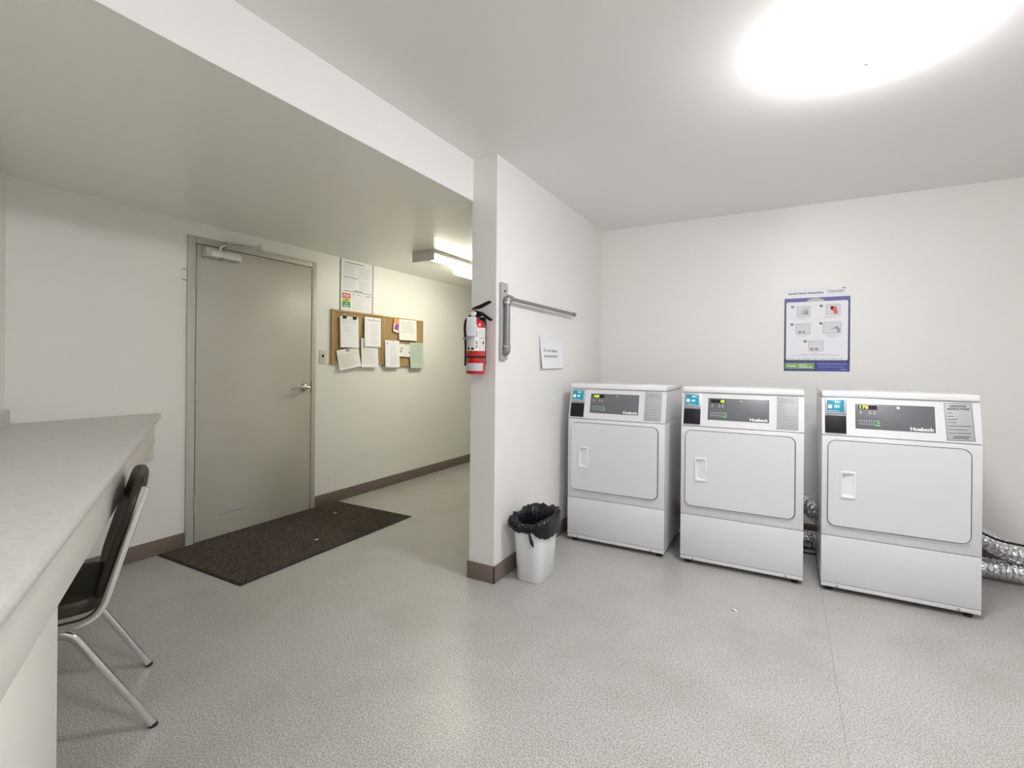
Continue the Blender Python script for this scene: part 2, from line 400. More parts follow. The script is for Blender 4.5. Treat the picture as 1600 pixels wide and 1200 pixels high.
for hz in ((1.731, 1.843), (0.975, 1.083), (0.208, 0.325)):
    h = MB(); hh = (hz[1]-hz[0])/5
    for k in range(5): h.tube([(0.005, LY0-0.001, hz[0]+hh*k+0.002), (0.005, LY0-0.001, hz[0]+hh*(k+1)-0.0015)], 0.0085, 10)
    h.build('hinge', 'frame', leaf)
# lever set
lv = MB(); LVY, LVZ = 2.700, 1.030
Tx = Matrix.Translation((0.0, LVY, LVZ)) @ Matrix.Rotation(PI/2, 4, 'Y')
lv.lathe([(0.0, 0.018), (0.018, 0.018), (0.030, 0.010), (0.033, 0.003), (0.033, -0.003)], 28, Tx)
lv.tube([(0.0, LVY, LVZ), (0.05, LVY, LVZ)], 0.010, 14)
lv.tube(spline([(0.050, LVY+0.012, LVZ), (0.050, LVY-0.03, LVZ+0.006), (0.044, LVY-0.09, LVZ+0.004), (0.034, LVY-0.145, LVZ-0.010)], 6), [0.0125]*4+[0.0115]*5+[0.010]*5+[0.008]*5, 12, flat=0.75)
lv.build('lever_handle', 'steel', leaf)
MB().box(-0.004, 0.0005, LY1+0.0005, LY1+0.0035, LVZ-0.05, LVZ+0.05).build('latch_gap', 'gap', leaf)
# closer
cl = thing_ = MB()
cl.box(-0.002, 0.060, 1.900, 2.120, 1.953, 2.003, 0.004, T=Matrix.Identity(4))
cl.build('closer_body', 'alu', leaf)
MB().box(-0.002, 0.066, 1.872, 1.912, 1.950, 2.012, 0.003).build('closer_end_cap', 'frame', leaf)
MB().tube([(0.03, 1.985, 1.945), (0.03, 1.985, 1.955)], 0.010, 12).box(0.05, 0.068, 1.98, 1.992, 1.944, 1.956).build('closer_screw', 'steel', leaf)
ca = MB(Matrix.Translation((0.012, 0, 0)))
ca.tube([(0.03, 1.985, 2.00), (0.03, 1.985, 2.035)], 0.011, 12)
ca.tube([(0.03, 1.985, 2.03), (0.06, 2.03, 2.062)], 0.008, 8)
ca.tube([(0.055, 2.01, 2.068), (0.10, 2.23, 2.078)], 0.0075, 8, sq=True)
ca.tube([(0.095, 2.235, 2.082), (0.03, 2.02, 2.048)], 0.006, 8)
ca.tube([(0.097, 2.235, 2.06), (0.097, 2.235, 2.095)], 0.013, 12)
ca.tube([(0.02, 2.02, 2.045), (0.066, 2.02, 2.060)], 0.010, 8)
ca.build('closer_arm', 'steel', door)
MB().box(-0.003, -0.0012, LY0+0.16, LY0+0.37, 0.155, 0.160).box(-0.003, -0.0012, LY0+0.26, LY0+0.33, 0.162, 0.166).build('scuff_mark', 'ink2', leaf)

# faint scuffs low on the door wall
k = Dec(Matrix(((0, 0, 1, XL), (1, 0, 0, 0), (0, 1, 0, 0), (0, 0, 0, 1))))
for (y, z, l, a) in ((3.25, 0.335, 0.10, 0.15), (3.42, 0.36, 0.16, 0.10), (3.30, 0.27, 0.06, -0.2), (3.62, 0.30, 0.07, 0.2), (3.95, 0.33, 0.10, 0.05), (2.95, 0.22, 0.05, 0.4), (3.05, 0.26, 0.08, 0.3)):
    c_, s_ = math.cos(a)*l/2, math.sin(a)*l/2
    k.poly([(y-c_, z-s_-0.0012), (y+c_, z+s_-0.0006), (y+c_, z+s_+0.0006), (y-c_*0.8, z-s_*0.8+0.0016)])
k.build('scuff_mark', 'scuff', bpy.data.objects['wall_left'])

# light switch
sw = thing('light_switch', 'ivory light switch plate on the wall right of the door', 'light switch', (XL, 2.887, 1.285))
MB().box(0, 0.006, -0.036, 0.036, -0.058, 0.058, 0.003).build('switch_plate', 'switch', sw)
MB().box(0.005, 0.017, -0.005, 0.005, -0.002, 0.020, 0.002).build('toggle', 'black', sw)

# ================================================================== ENTRANCE MAT
mt = thing('entrance_mat', 'dark brown ribbed entrance mat in front of the grey door', 'doormat', (-3.045, 2.340, 0), math.radians(0.4))
mb = MB(); nR = 40
prof = []
Wm, Lm = 0.43, 0.715
for i in range(nR):
    x0 = -Wm+0.012+(2*Wm-0.024)*i/nR; x1 = x0+(2*Wm-0.024)/nR
    prof += [(x0, 0.003), (x0+0.003, 0.0105), (x1-0.011, 0.0105), (x1-0.008, 0.003)]
mb.prism([(-Wm+0.01, 0.002)]+prof+[(Wm-0.01, 0.002)], -Lm+0.012, Lm-0.012, 'XZ')
mb.build('carpet_ribs', 'mat', mt, ang=20)
MB().box(-Wm, Wm, -Lm, Lm, 0.0, 0.005, 0.002).build('rubber_backing', 'rubber', mt)
for i, (x, y, z, lab) in enumerate(((-2.82, 2.30, 0.0095, 'tiny white paper scrap lying near the middle of the brown mat'),
                                 (-3.19, 2.79, 0.0095, 'tiny white paper scrap at the far end of the brown mat'),
                                 (-0.215, 2.72, 0.0, 'tiny white paper scrap on the open floor before the dryers'))):
    s_ = MB().surf(lambda u, v: ((u-0.5)*0.026, (v-0.5)*0.013+0.004*u, 0.002+0.004*math.sin(u*PI)), 4, 2, (0, 0, -0.001)).build('paper_scrap', 'scrap')
    s_.location = (x, y, z); s_.rotation_euler = (0, 0, 0.5+i); tag(s_, lab, 'paper scrap')

# ================================================================== LAMPS
def dome(loc, label):
    t = thing('ceiling_lamp', label, 'ceiling lamp', loc, 0, None)
    MB().lathe([(0.0, 0.0), (0.17, 0.0), (0.17, -0.012), (0.0, -0.012)], 48).build('lamp_pan', 'white2', t)
    R_, H_ = 0.20, 0.088
    MB().lathe([(R_*math.cos(a), -0.014-H_*math.sin(a)) for a in [i*PI/2/10 for i in range(11)]], 48).build('glass_dome', 'dome', t, 60)
    MB().lathe([(0.0, -0.101), (0.008, -0.103), (0.008, -0.110), (0.0, -0.114)], 16).build('finial', 'white2', t)
    return t
dome((0.24, 2.12, ZC), 'round frosted glass lamp glowing on the main ceiling above the dryers')
dome((0.70, 0.20, ZC), 'added round frosted glass lamp, unseen behind the viewer right of the counter, brightening the room')  # unseen second lamp, added to lift the room's brightness
fl = thing('fluorescent_lamp', 'long fluorescent lamp with half its cover pushed back on the low ceiling', 'ceiling lamp', (-2.655, 3.82, ZL))
MB().box(-0.115, 0.115, -0.60, 0.61, -0.030, 0, 0.002).build('housing', 'housing', fl)
MB().box(-0.115, 0.115, -0.612, -0.598, -0.086, 0, 0.003).build('end_cap', 'housing', fl)
MB().box(-0.115, 0.115, 0.605, 0.62, -0.086, 0, 0.003).build('end_cap', 'housing', fl)
for x in (0.035, 0.085):
    MB().tube([(x, -0.59, -0.055), (x, 0.60, -0.055)], 0.0165, 14).build('lamp_tube', 'tube', fl)
MB().prism([(-0.118, 0.0-0.012), (-0.118, -0.075), (-0.105, -0.092), (0.105, -0.092), (0.118, -0.075), (0.118, -0.012)], -0.02, 0.60, 'XZ').build('lens_cover', 'lens', fl)

# ================================================================== COUNTER
TOPZ = 0.905
def wallx(n, off=0.0):   # u where the line at distance n from the diagonal wall meets the door wall
    return -(n*N.x)/U.x+off
ct = thing('counter', 'pale speckled laminate counter running along the angled wall at left', 'counter', P0, TH)
L_END = 5.2
def cp(n, off=0.0): return wallx(n, off+0.003)
top = MB()
nose = [(0.615, -0.038), (0.6285, -0.036), (0.6345, -0.026), (0.6345, -0.014), (0.629, -0.004), (0.618, 0.0)]
pro = [(0.002, -0.038)]+nose+[(0.03, 0.0), (0.022, 0.006), (0.020, 0.015), (0.020, 0.070), (0.014, 0.078), (0.002, 0.078)]
ra = [top.bm.verts.new((cp(n_), n_, TOPZ+z)) for n_, z in pro]; rb = [top.bm.verts.new((L_END, n_, TOPZ+z)) for n_, z in pro]
top.bm.faces.new(ra); top.bm.faces.new(rb[::-1])
for i in range(len(pro)): top.bm.faces.new((ra[i], rb[i], rb[(i+1) % len(pro)], ra[(i+1) % len(pro)]))
top.build('counter_top', 'counter', ct)
MB().box(cp(0.60, 0.004), L_END, 0.585, 0.603, 0.715, TOPZ-0.038, 0.0015).build('apron', 'cab', ct)
Tw = Matrix.Rotation(-TH, 4, 'Z')
sb = MB(Tw); sb.box(0.003, 0.016, 0.03, 0.675, 0.615, TOPZ-0.038, 0.001); sb.build('support_board', 'cab', ct)
# cabinet under the counter
cb = thing('base_cabinet', 'cream base cabinet below the near end of the counter', 'cabinet', pU(2.10, 0), TH)
MB().box(0.0, 1.202, 0.003, 0.581, 0, 0.712, 0.001).build('body', 'cab', cb)
MB().box(0.0, 0.60, 0.583, 0.600, 0.095, 0.711, 0.0015).build('cabinet_door', 'cab', cb)
MB().box(0.604, 1.2, 0.583, 0.600, 0.095, 0.711, 0.0015).build('cabinet_door', 'cab', cb)
MB().box(0.0, 1.2, 0.583, 0.588, 0.0, 0.09).build('kick_panel', 'cab', cb)

# ================================================================== CHAIR
cu_, cn_ = 1.2475, 0.7025
ch = thing('stacking_chair', 'chrome framed chair with dark olive vinyl seat tucked under the counter', 'chair', pU(cu_, cn_), TH+math.radians(6.0))
for sx in (-1, 1):
    x = 0.209*sx
    p = fillet([(x, -0.026, 0.812), (x, -0.143, 0.405), (x, -0.35, 0.408), (x, -0.56, 0.425), (x, -0.60, 0.0)], 0.065, 9)
    MB().tube(p, 0.0115, 12, sq=True, up=Vector((1, 0, 0))).build('side_frame', 'chrome', ch)
    p = fillet([(x, -0.46, 0.383), (x, -0.212, 0.385), (x, 0.0, 0.010)], 0.040, 8)
    g = MB().tube(p, 0.0115, 12, sq=True, up=Vector((1, 0, 0))).build('rear_leg', 'chrome', ch)
    MB().tube([(x, 0.004, 0.0), (x, -0.002, 0.010)], 0.0125, 12, sq=True, up=Vector((1, 0, 0))).build('foot_cap', 'rubber', g)
MB().tube([(-0.209, -0.40, 0.383), (0.209, -0.40, 0.383)], 0.009, 10).tube([(-0.209, -0.55, 0.40), (0.209, -0.55, 0.40)], 0.009, 10).build('cross_bar', 'chrome', ch)
def superbox(cx, cy, cz, hx, hy, hz, e=0.25, nu=28, nv=16, f=None):
    g = MB(); R = []
    pw = lambda c: math.copysign(abs(c)**e, c)
    for j in range(1, nv):
        la = -PI/2+PI*j/nv
        row = []
        for i in range(nu):
            lo = 2*PI*i/nu
            p = Vector((hx*pw(math.cos(la))*pw(math.cos(lo)), hy*pw(math.cos(la))*pw(math.sin(lo)), hz*pw(math.sin(la))))
            if f: p = f(p)
            row.append(g.bm.verts.new(p+Vector((cx, cy, cz))))
        R.append(row)
    for a, b2 in zip(R, R[1:]):
        for i in range(nu): g.bm.faces.new((a[i], a[(i+1) % nu], b2[(i+1) % nu], b2[i]))
    g.bm.faces.new(R[0][::-1]); g.bm.faces.new(R[-1]); return g
superbox(0, -0.355, 0.447, 0.196, 0.225, 0.028, 0.30, f=lambda p: Vector((p.x, p.y, p.z+(0.010*(1-(p.x/0.2)**2) if p.z > 0 else 0)))).build('seat', 'vinyl', ch, 60)
def backf(p):
    # p.x across, p.y depth, p.z up (half height 0.185); lean back and curve round the sitter
    q = Vector((p.x, p.y, p.z))
    q.z -= 0.055*max(0, p.z/0.19)*(abs(p.x)/0.2)**5
    q.y += 0.030*(p.x/0.2)**2*-1+0.022
    q.y += p.z*0.28-(0.010*max(0, p.z/0.19)**3)
    return q
superbox(0, -0.090, 0.645, 0.204, 0.018, 0.194, 0.32, nu=48, nv=28, f=backf).build('backrest', 'vinyl', ch, 60)

# ================================================================== DRYERS
DW, DD = 0.666, 0.58
def dryer_shell(t):
    # x 0..DW, y 0 front .. DD back, z
    MB().box(0.0, DW, 0.004, DD, 0.030, 0.862, 0.004).build('body', 'white', t)
    kp = MB().box(0.0, DW, -0.004, 0.010, 0.052, 0.3085, 0.003)
    kp.build('kick_panel', 'white', t)
    fl_ = MB().box(0.001, DW-0.001, -0.002, 0.02, 0.028, 0.050, 0.002)
    fl_.build('base_rail', 'white', t)
    for x in (0.075, DW-0.085):
        MB().lathe([(0, 0), (0.006, 0), (0.006, 0.004), (0, 0.005)], 10, Matrix.Translation((x, -0.002, 0.038)) @ Matrix.Rotation(PI/2, 4, 'X')).build('bolt', 'ink2', t)
    MB().box(0.0, DW, -0.004, 0.012, 0.3125, 0.8595, 0.003).build('front_panel', 'white', t)
    # door over a dark gasket slab, coloured to stand in for its shadow gap
    x0, x1, z0, z1 = 0.030, 0.620, 0.372, 0.834
    MB().prism(rrect(x0-0.004, x1+0.006, z0-0.006, z1+0.004, 0.040, 8), -0.0065, -0.002, 'XZ').build('door_gasket_shade', 'gasket', t)
    d = MB(); out = rrect(x0, x1, z0, z1, 0.036, 8); hole = rrect(0.090, 0.150, 0.532, 0.668, 0.008, 3)
    F = [d.bm.verts.new((a, -0.018, b2)) for a, b2 in out]; Hh = [d.bm.verts.new((a, -0.018, b2)) for a, b2 in hole]
    Bk = [d.bm.verts.new((a, -0.007, b2)) for a, b2 in rrect(x0-0.001, x1+0.001, z0-0.001, z1+0.001, 0.036, 8)]
    Ed = []
    for L in (F, Hh): Ed += [d.bm.edges.new((L[i], L[(i+1) % len(L)])) for i in range(len(L))]
    bmesh.ops.triangle_fill(d.bm, use_beauty=True, edges=Ed)
    for i in range(len(F)): d.bm.faces.new((F[i], F[(i+1) % len(F)], Bk[(i+1) % len(F)], Bk[i]))
    do = d.build('door', 'white', t, 30)
    # raised bezel and scooped grip
    hb = MB()
    o1 = rrect(0.084, 0.156, 0.526, 0.674, 0.010, 4); o2 = rrect(0.086, 0.154, 0.528, 0.672, 0.009, 4); i1 = rrect(0.094, 0.146, 0.537, 0.663, 0.006, 4)
    def ring(P, y): return [hb.bm.verts.new((a, y if not callable(y) else y(a), b2)) for a, b2 in P]
    dep = lambda a: -0.018+0.004+0.020*(1-(a-0.094)/0.052)**0.8 if a < 0.1459 else -0.014
    dep = lambda a: -0.019+0.012*min(1, max(0, (0.143-a)/0.044))
    rings = [ring(o1, -0.0178), ring(o2, -0.0235), ring(i1, -0.0235), ring(rrect(0.099, 0.143, 0.543, 0.657, 0.004, 4), dep)]
    for a, b2 in zip(rings, rings[1:]):
        for i in range(len(a)): hb.bm.faces.new((a[i], a[(i+1) % len(a)], b2[(i+1) % len(a)], b2[i]))
    hb.bm.faces.new(rings[-1])
    hb.build('door_handle', 'white2', do, 25)
    # sloping control panel housing and lid
    MB().prism([(0.0, 0.8645), (0.046, 1.068), (DD, 1.068), (DD, 0.8645)], 0.0, DW, 'YZ').build('control_housing', 'white', t)
    MB().box(0.0, DW, 0.036, DD, 1.070, 1.103, 0.006, 3).build('lid', 'white2', t)
    for x in (0.04, DW-0.04):
        for y in (0.04, DD-0.04):
            MB().lathe([(0, 0), (0.018, 0), (0.018, 0.012), (0.008, 0.016), (0.008, 0.034), (0, 0.034)], 14, Matrix.Translation((x, y, 0))).build('foot', 'rubber', t)
    MB().lathe([(0.045, 0), (0.045, 0.02)], 24, Matrix.Translation((DW*0.45, DD-0.005, 0.42)) @ Matrix.Rotation(-PI/2, 4, 'X')).build('exhaust_port', 'foil', t)
sl_len = math.hypot(0.046, 0.2035)
def panelT():
    # panel plane: x right, y up the slope from the lower edge, z outwards
    ux = Vector((1, 0, 0)); uy = Vector((0, 0.046, 0.2035)).normalized(); uz = ux.cross(uy)
    T = Matrix((ux, uy, uz)).transposed().to_4x4(); T.translation = Vector((0, 0, 0.8645)); return T
PT = panelT()
def dryer_front(t, digits, at, dm, tilt=0.0, plate_edge='ink2'):
    # card reader
    cr = MB(PT).box(0.014, 0.116, 0.010, 0.203, 0, 0.004, 0.002).build('reader_surround', 'white2', t)
    sb_ = MB(PT).box(0.015, 0.114, 0.116, 0.201, 0.003, 0.013, 0.003).build('screen_bezel', 'bezel', t)
    MB(PT).box(0.024, 0.102, 0.126, 0.193, 0.012, 0.0145, 0.001).build('screen', 'screen', sb_)
    Ts = PT @ Matrix.Translation((0, 0, 0.0147))
    d = Dec(Ts).bar(0.029, 0.145, 0.046, 0.164).text('PAY', 0.060, 0.176, 0.088, 0.186); d.bar(0.056, 0.152, 0.062, 0.158).poly([(0.062, 0.150), (0.069, 0.146), (0.069, 0.164), (0.062, 0.160)]).bar(0.073, 0.150, 0.075, 0.160).bar(0.078, 0.148, 0.080, 0.162).bar(0.030, 0.131, 0.080, 0.1325)
    d.build('lettering', mat('screen_print', (0.6, 0.85, 0.9, 1), 0.4, emit=(0.5, 0.8, 0.9, 1), es=0.4) if 'sp' not in M else M['sp'], sb_)
    MB(PT).box(0.0155, 0.0165+0.096, 0.106, 0.112, 0.003, 0.007).build('reader_slot', 'ink2', t)
    MB(PT).box(0.014, 0.112, 0.010, 0.105, 0.003, 0.009, 0.002).build('reader_pad', 'black', t)
    # grey control panel
    g = MB(PT).box(0.153, 0.490, 0.042, 0.178, 0, 0.0025, 0.0006).build('control_panel', 'pgrey', t)
    MB(PT).prism(rrect(0.149, 0.494, 0.038, 0.182, 0.004, 3), 0, 0.0012, 'XY').build('panel_trim', 'white2', t)
    Tp = PT @ Matrix.Translation((0, 0, 0.0026))
    Dec(Tp).bar(0.168, 0.148, 0.250, 0.170, 0.0002).build('display_window', 'black', g)
    Dec(Tp).text(digits, at[0], 0.151, at[1], 0.168).build('display_digits', dm, g)
    Dec(Tp).text('Huebsch', 0.388, 0.0475, 0.482, 0.066).build('brand_lettering', 'wink', g)
    k = Dec(Tp)
    for x in (0.178, 0.219, 0.238):
        k.disc(x, 0.137, 0.0035).bar(x-0.005, 0.124, x+0.005, 0.130)
    k.build('symbol', 'gink', g)
    k = Dec(Tp)
    for j in range(2):
        for i in range(9 if j == 0 else 7):
            x = 0.168+i*0.0105
            k.bar(x, 0.082-j*0.016, x+0.0065, 0.086-j*0.016).bar(x+0.002, 0.088-j*0.016, x+0.006, 0.091-j*0.016)
    k.build('button_print', 'gink', g)
    Dec(Tp).bar(0.240, 0.062, 0.262, 0.066).bar(0.248, 0.074, 0.262, 0.077).build('indicator', 'gled', g)
    MB(Tp @ Matrix.Translation((0.340, 0.162, 0))).lathe([(0, 0.004), (0.007, 0.004), (0.0085, 0), (0.0085, -0.001)], 16).build('key_lock', 'chrome', g)
    # instruction plate
    Ti = PT @ Matrix.Translation((0.583, 0.105, 0)) @ Matrix.Rotation(tilt, 4, 'Z')
    q = MB(Ti).box(-0.054, 0.054, -0.095, 0.095, 0, 0.0015, 0.0004).build('instruction_plate', 'lgrey', t)
    Tq = Ti @ Matrix.Translation((0, 0, 0.0016))
    k = Dec(Tq)
    for e_ in ((-0.053, 0.0925, 0.053, 0.094), (-0.053, -0.094, 0.053, -0.0925), (-0.053, -0.094, -0.0515, 0.094), (0.0515, -0.094, 0.053, 0.094)): k.bar(*e_)
    k.build('plate_border', plate_edge, q)
    k = Dec(Tq).text('OPERATING', -0.032, 0.074, 0.032, 0.084).text('INSTRUCTIONS', -0.042, 0.060, 0.042, 0.070)
    for i, y in enumerate((0.044, 0.028, 0.012, -0.003, -0.021, -0.039, -0.057)):
        k.bar(-0.045, y-0.0012, -0.045+(0.022, 0.026, 0.040, 0.034, 0.088, 0.072, 0.086)[i], y+0.0012)
    k.bar(-0.028, -0.075, 0.036, -0.0715).bar(-0.032, -0.083, 0.030, -0.080)
    k.build('lettering', 'ink2' if plate_edge == 'ink2' else 'ink', q)
M['sp'] = mat('screen_print', (0.6, 0.85, 0.9, 1), 0.4, emit=(0.5, 0.8, 0.9, 1), es=0.4)
d1 = thing('clothes_dryer', 'white coin dryer nearest the partition wall, beside the wastebasket', 'clothes dryer', (-1.336, YD, 0), 0, 'white coin dryers along the back wall')
dryer_shell(d1)
def copy_children(src, dst):
    for c in list(src.children):
        n_ = c.copy(); COL.objects.link(n_); n_.parent = dst
        for g in c.children:
            h_ = g.copy(); COL.objects.link(h_); h_.parent = n_
d2 = thing('clothes_dryer', 'middle white coin dryer standing between the two others', 'clothes dryer', (-0.571, YD, 0), 0, 'white coin dryers along the back wall')
d3 = thing('clothes_dryer', 'white coin dryer at the right end under the wall poster\'s right side, beside the foil duct', 'clothes dryer', (0.180, YD, 0), 0, 'white coin dryers along the back wall')
d3['label'] = 'rightmost white coin dryer, with the silver foil duct at its right side'
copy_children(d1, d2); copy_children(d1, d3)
dryer_front(d1, '100', (0.176, 0.214), 'led')
dryer_front(d2, '45', (0.222, 0.247), 'led')
dryer_front(d3, '175', (0.174, 0.212), 'ledo', math.radians(1.8), 'ink')
k = MB()
for (x, z, l, a) in ((0.135, 0.122, 0.055, 0.15), (0.235, 0.112, 0.020, -0.3), (0.30, 0.09, 0.015, 0.0)):
    k = MB(); k.box(-l/2, l/2, -0.0004, 0.0004, -0.0012, 0.0012, T=Matrix.Translation((x, -0.0042, z)) @ Matrix.Rotation(-a, 4, 'Y'))
    k.build('scuff_mark', 'ink3', d3)
for side, d_ in (((0.3, 0.19), d2),):
    for (x, z, l, a) in ((0.24, 0.165, 0.03, 0.1), (0.40, 0.150, 0.04, 0.1)):
        k = MB(); k.box(-l/2, l/2, -0.0004, 0.0004, -0.001, 0.001, T=Matrix.Translation((x, -0.0042, z)) @ Matrix.Rotation(-a, 4, 'Y'))
        k.build('scuff_mark', 'ink3', d_)

# foil ducts behind the dryers
def duct(pts, label, y):
    P = spline([(x, yy, z) for x, yy, z in pts], 26)
    # resample evenly
    L = [0]
    for a, b2 in zip(P, P[1:]): L.append(L[-1]+(b2-a).length)
    step = 0.0045; n_ = int(L[-1]/step); Q = []; j = 0
    for i in range(n_+1):
        s_ = L[-1]*i/n_
        while j < len(L)-2 and L[j+1] < s_: j += 1
        t_ = (s_-L[j])/max(1e-9, L[j+1]-L[j]); Q.append(P[j].lerp(P[j+1], t_))
    c = Q[0]
    R = [0.056*(1+0.05*(abs(math.sin(PI*i/6.0))**0.6)*2-0.06) for i in range(len(Q))]
    wob = lambda i, k: 1+0.045*noise.noise(Vector((i*0.35, k*1.3, y*3)))+0.03*noise.noise(Vector((i*1.1, k*2.3, 9)))
    o = MB(Matrix.Translation(-c)).tube(Q, R, 28, wob=wob).build('dryer_vent_duct', 'foil', None, 50)
    o.location = c
    return tag(o, label, 'vent duct', 'silver foil vent ducts behind the dryers')
duct([(-0.14, 3.905, 0.435), (-0.03, 3.905, 0.395), (0.117, 3.90, 0.311), (0.199, 3.90, 0.240), (0.30, 3.90, 0.175), (0.36, 3.90, 0.12), (0.31, 3.90, 0.072), (0.18, 3.905, 0.064), (-0.06, 3.91, 0.064)],
     'silver foil vent duct showing in the gap between middle and right dryer', 1)
duct([(0.66, 3.905, 0.425), (0.80, 3.905, 0.36), (0.93, 3.90, 0.295), (1.033, 3.90, 0.232), (1.13, 3.89, 0.182), (1.24, 3.88, 0.155), (1.285, 3.88, 0.115), (1.235, 3.88, 0.072), (1.13, 3.89, 0.062), (1.00, 3.90, 0.061), (0.70, 3.92, 0.061)],
     'silver foil vent duct bending back on itself right of the rightmost dryer', 2)
o = MB().tube(spline([(0.80, 3.812, 0.40), (0.92, 3.808, 0.330), (1.006, 3.805, 0.283), (1.06, 3.795, 0.262), (1.12, 3.79, 0.252), (1.25, 3.80, 0.252), (1.6, 4.0, 0.27), (1.80, 4.13, 0.30)], 8), 0.0065, 10).build('power_cord', 'rubber')
tag(o, 'black power cord passing over the right foil duct', 'cord')
o = MB().tube(spline([(-0.10, 3.815, 0.22), (0.0, 3.815, 0.06), (0.09, 3.80, 0.008), (0.21, 3.79, 0.007), (0.40, 3.82, 0.02), (0.5, 3.815, 0.2)], 8), 0.0065, 10).build('power_cord', 'rubber')
tag(o, 'black power cord on the floor in the gap between middle and right dryer', 'cord')

# ================================================================== WASTEBASKET
wb = thing('wastebasket', 'white plastic wastebasket lined with a black bag by the partition wall', 'wastebasket', (-1.272, 2.585, 0))
def rr_loop(hx, hy, r, n=6): return rrect(-hx, hx, -hy, hy, r, n)
g = MB(); lv_ = [(0.078, 0.106, 0.0, 0.045), (0.082, 0.110, 0.004, 0.050), (0.100, 0.130, 0.318, 0.064), (0.106, 0.136, 0.322, 0.068), (0.106, 0.136, 0.330, 0.068), (0.097, 0.127, 0.330, 0.060), (0.078, 0.106, 0.012, 0.045)]
RR = [[g.bm.verts.new((x, y, z)) for x, y in rr_loop(hx, hy, r)] for hx, hy, z, r in lv_]
for a, b2 in zip(RR, RR[1:]):
    for i in range(len(a)): g.bm.faces.new((a[i], a[(i+1) % len(a)], b2[(i+1) % len(a)], b2[i]))
g.bm.faces.new(RR[0][::-1]); g.bm.faces.new(RR[-1])
g.build('bin_body', 'bin', wb, 50)
g = MB(); nA = 96
def bag_pt(i, lv):
    a = 2*PI*i/nA; c_, s_ = math.cos(a), math.sin(a); e = 0.62
    cx = math.copysign(abs(c_)**e, c_); cy = math.copysign(abs(s_)**e, s_)
    w_ = noise.noise(Vector((c_*2.2, s_*2.2, lv*0.6)))
    f_ = noise.noise(Vector((c_*9, s_*9, lv*0.35)))
    d = lambda deg, wd: math.exp(-(((a-math.radians(deg)+PI) % (2*PI)-PI)/math.radians(wd))**2)
    low = d(-20, 45)               # the hem hangs lower at the corner towards the dryers
    kn = d(238, 22)                # gathered corner by the wall
    dip = d(270, 42)               # rim sags at the near side
    hem = 0.292-0.040*low-0.010*w_-0.006*f_
    tab = [(0.110, 0.141, hem, 0.10), (0.114, 0.144, hem+0.006, 0.14), (0.119, 0.148, hem*0.5+0.16, 0.16), (0.120, 0.149, 0.338, 0.14),
           (0.114, 0.143, 0.362, 0.10), (0.106, 0.134, 0.368, 0.08), (0.088, 0.116, 0.356, 0.06), (0.084, 0.112, 0.30, 0.10), (0.080, 0.106, 0.18, 0.16), (0.058, 0.078, 0.07, 0.16), (0.02, 0.02, 0.045, 0.0)]
    hx, hy, z, am = tab[lv]
    bul = 1+am*(0.45*w_+0.35*f_)+(0.03 if lv < 5 else 0)
    if 3 <= lv <= 6: z += 0.012*f_+0.016*max(0, s_)-0.030*dip
    if lv in (2, 3, 4): z += 0.006*kn; bul += 0.10*kn
    return (hx*cx*bul, hy*cy*bul, z)
RR = [[g.bm.verts.new(bag_pt(i, l)) for i in range(nA)] for l in range(11)]
for a, b2 in zip(RR, RR[1:]):
    for i in range(nA): g.bm.faces.new((a[i], a[(i+1) % nA], b2[(i+1) % nA], b2[i]))
g.bm.faces.new(RR[-1])
g.build('bin_bag', 'bag', wb, 80)
kt = MB(); kx, ky = 0.052, -0.150
kt.tube([(0.03, -0.150, 0.300), (0.040, -0.154, 0.270), (0.050, -0.152, 0.243), (0.058, -0.147, 0.220)], [0.006, 0.009, 0.012, 0.003], 9, flat=0.5)
kt.build('bag_knot', 'bag', wb, 60)

# ================================================================== FIRE EXTINGUISHER
fx = thing('fire_extinguisher', 'red fire extinguisher strapped to the end of the partition wall', 'fire extinguisher', (-1.510, 2.288, 1.180))
r0 = 0.0525
MB().lathe([(0, 0.0), (0.048, 0.0), (r0, 0.006), (r0, 0.262), (0.050, 0.276), (0.043, 0.290), (0.030, 0.300), (0.020, 0.304), (0.018, 0.312), (0, 0.312)], 40).build('cylinder', 'red', fx, 40)
PHC = math.radians(-56)
def patch(a0, a1, z0, z1, r=r0+0.0006, n=None):
    g = MB(); n = n or max(2, int((a1-a0)*14))
    V = [[g.bm.verts.new((r*math.cos(a0+(a1-a0)*i/n), r*math.sin(a0+(a1-a0)*i/n), z)) for z in (z0, z1)] for i in range(n+1)]
    for i in range(n): g.bm.faces.new((V[i][0], V[i+1][0], V[i+1][1], V[i][1]))
    return g
def patches(name, m, L, r):
    G = MB()
    for a0, a1, z0, z1 in L:
        n = max(1, int((a1-a0)*14)); V = [[G.bm.verts.new((r*math.cos(PHC+a0+(a1-a0)*i/n), r*math.sin(PHC+a0+(a1-a0)*i/n), z)) for z in (z0, z1)] for i in range(n+1)]
        for i in range(n): G.bm.faces.new((V[i][0], V[i+1][0], V[i+1][1], V[i][1]))
    return G.build(name, m, fx)
patches('front_label', 'paper2', [(-1.35, 1.35, 0.128, 0.255)], r0+0.0006)
patches('lower_label', 'tag', [(-1.35, 0.85, 0.018, 0.060)], r0+0.0006)
rnd = random.Random(4); L = []
for col in ((-1.2, -0.15), (0.30, 1.2)):
    for z in [0.132+0.0075*i for i in range(16)]:
        a = col[0]
        if 0.192 < z < 0.202: continue
        while a < col[1]-0.1:
            wl = 0.06+0.22*rnd.random(); L.append((a, min(a+wl, col[1]), z, z+0.0028)); a += wl+0.07
L += [(-0.02, 0.16, 0.142, 0.158), (-0.02, 0.16, 0.164, 0.182), (-0.02, 0.16, 0.206, 0.235), (-1.0, -0.75, 0.132, 0.145), (-0.5, -0.25, 0.132, 0.145)]
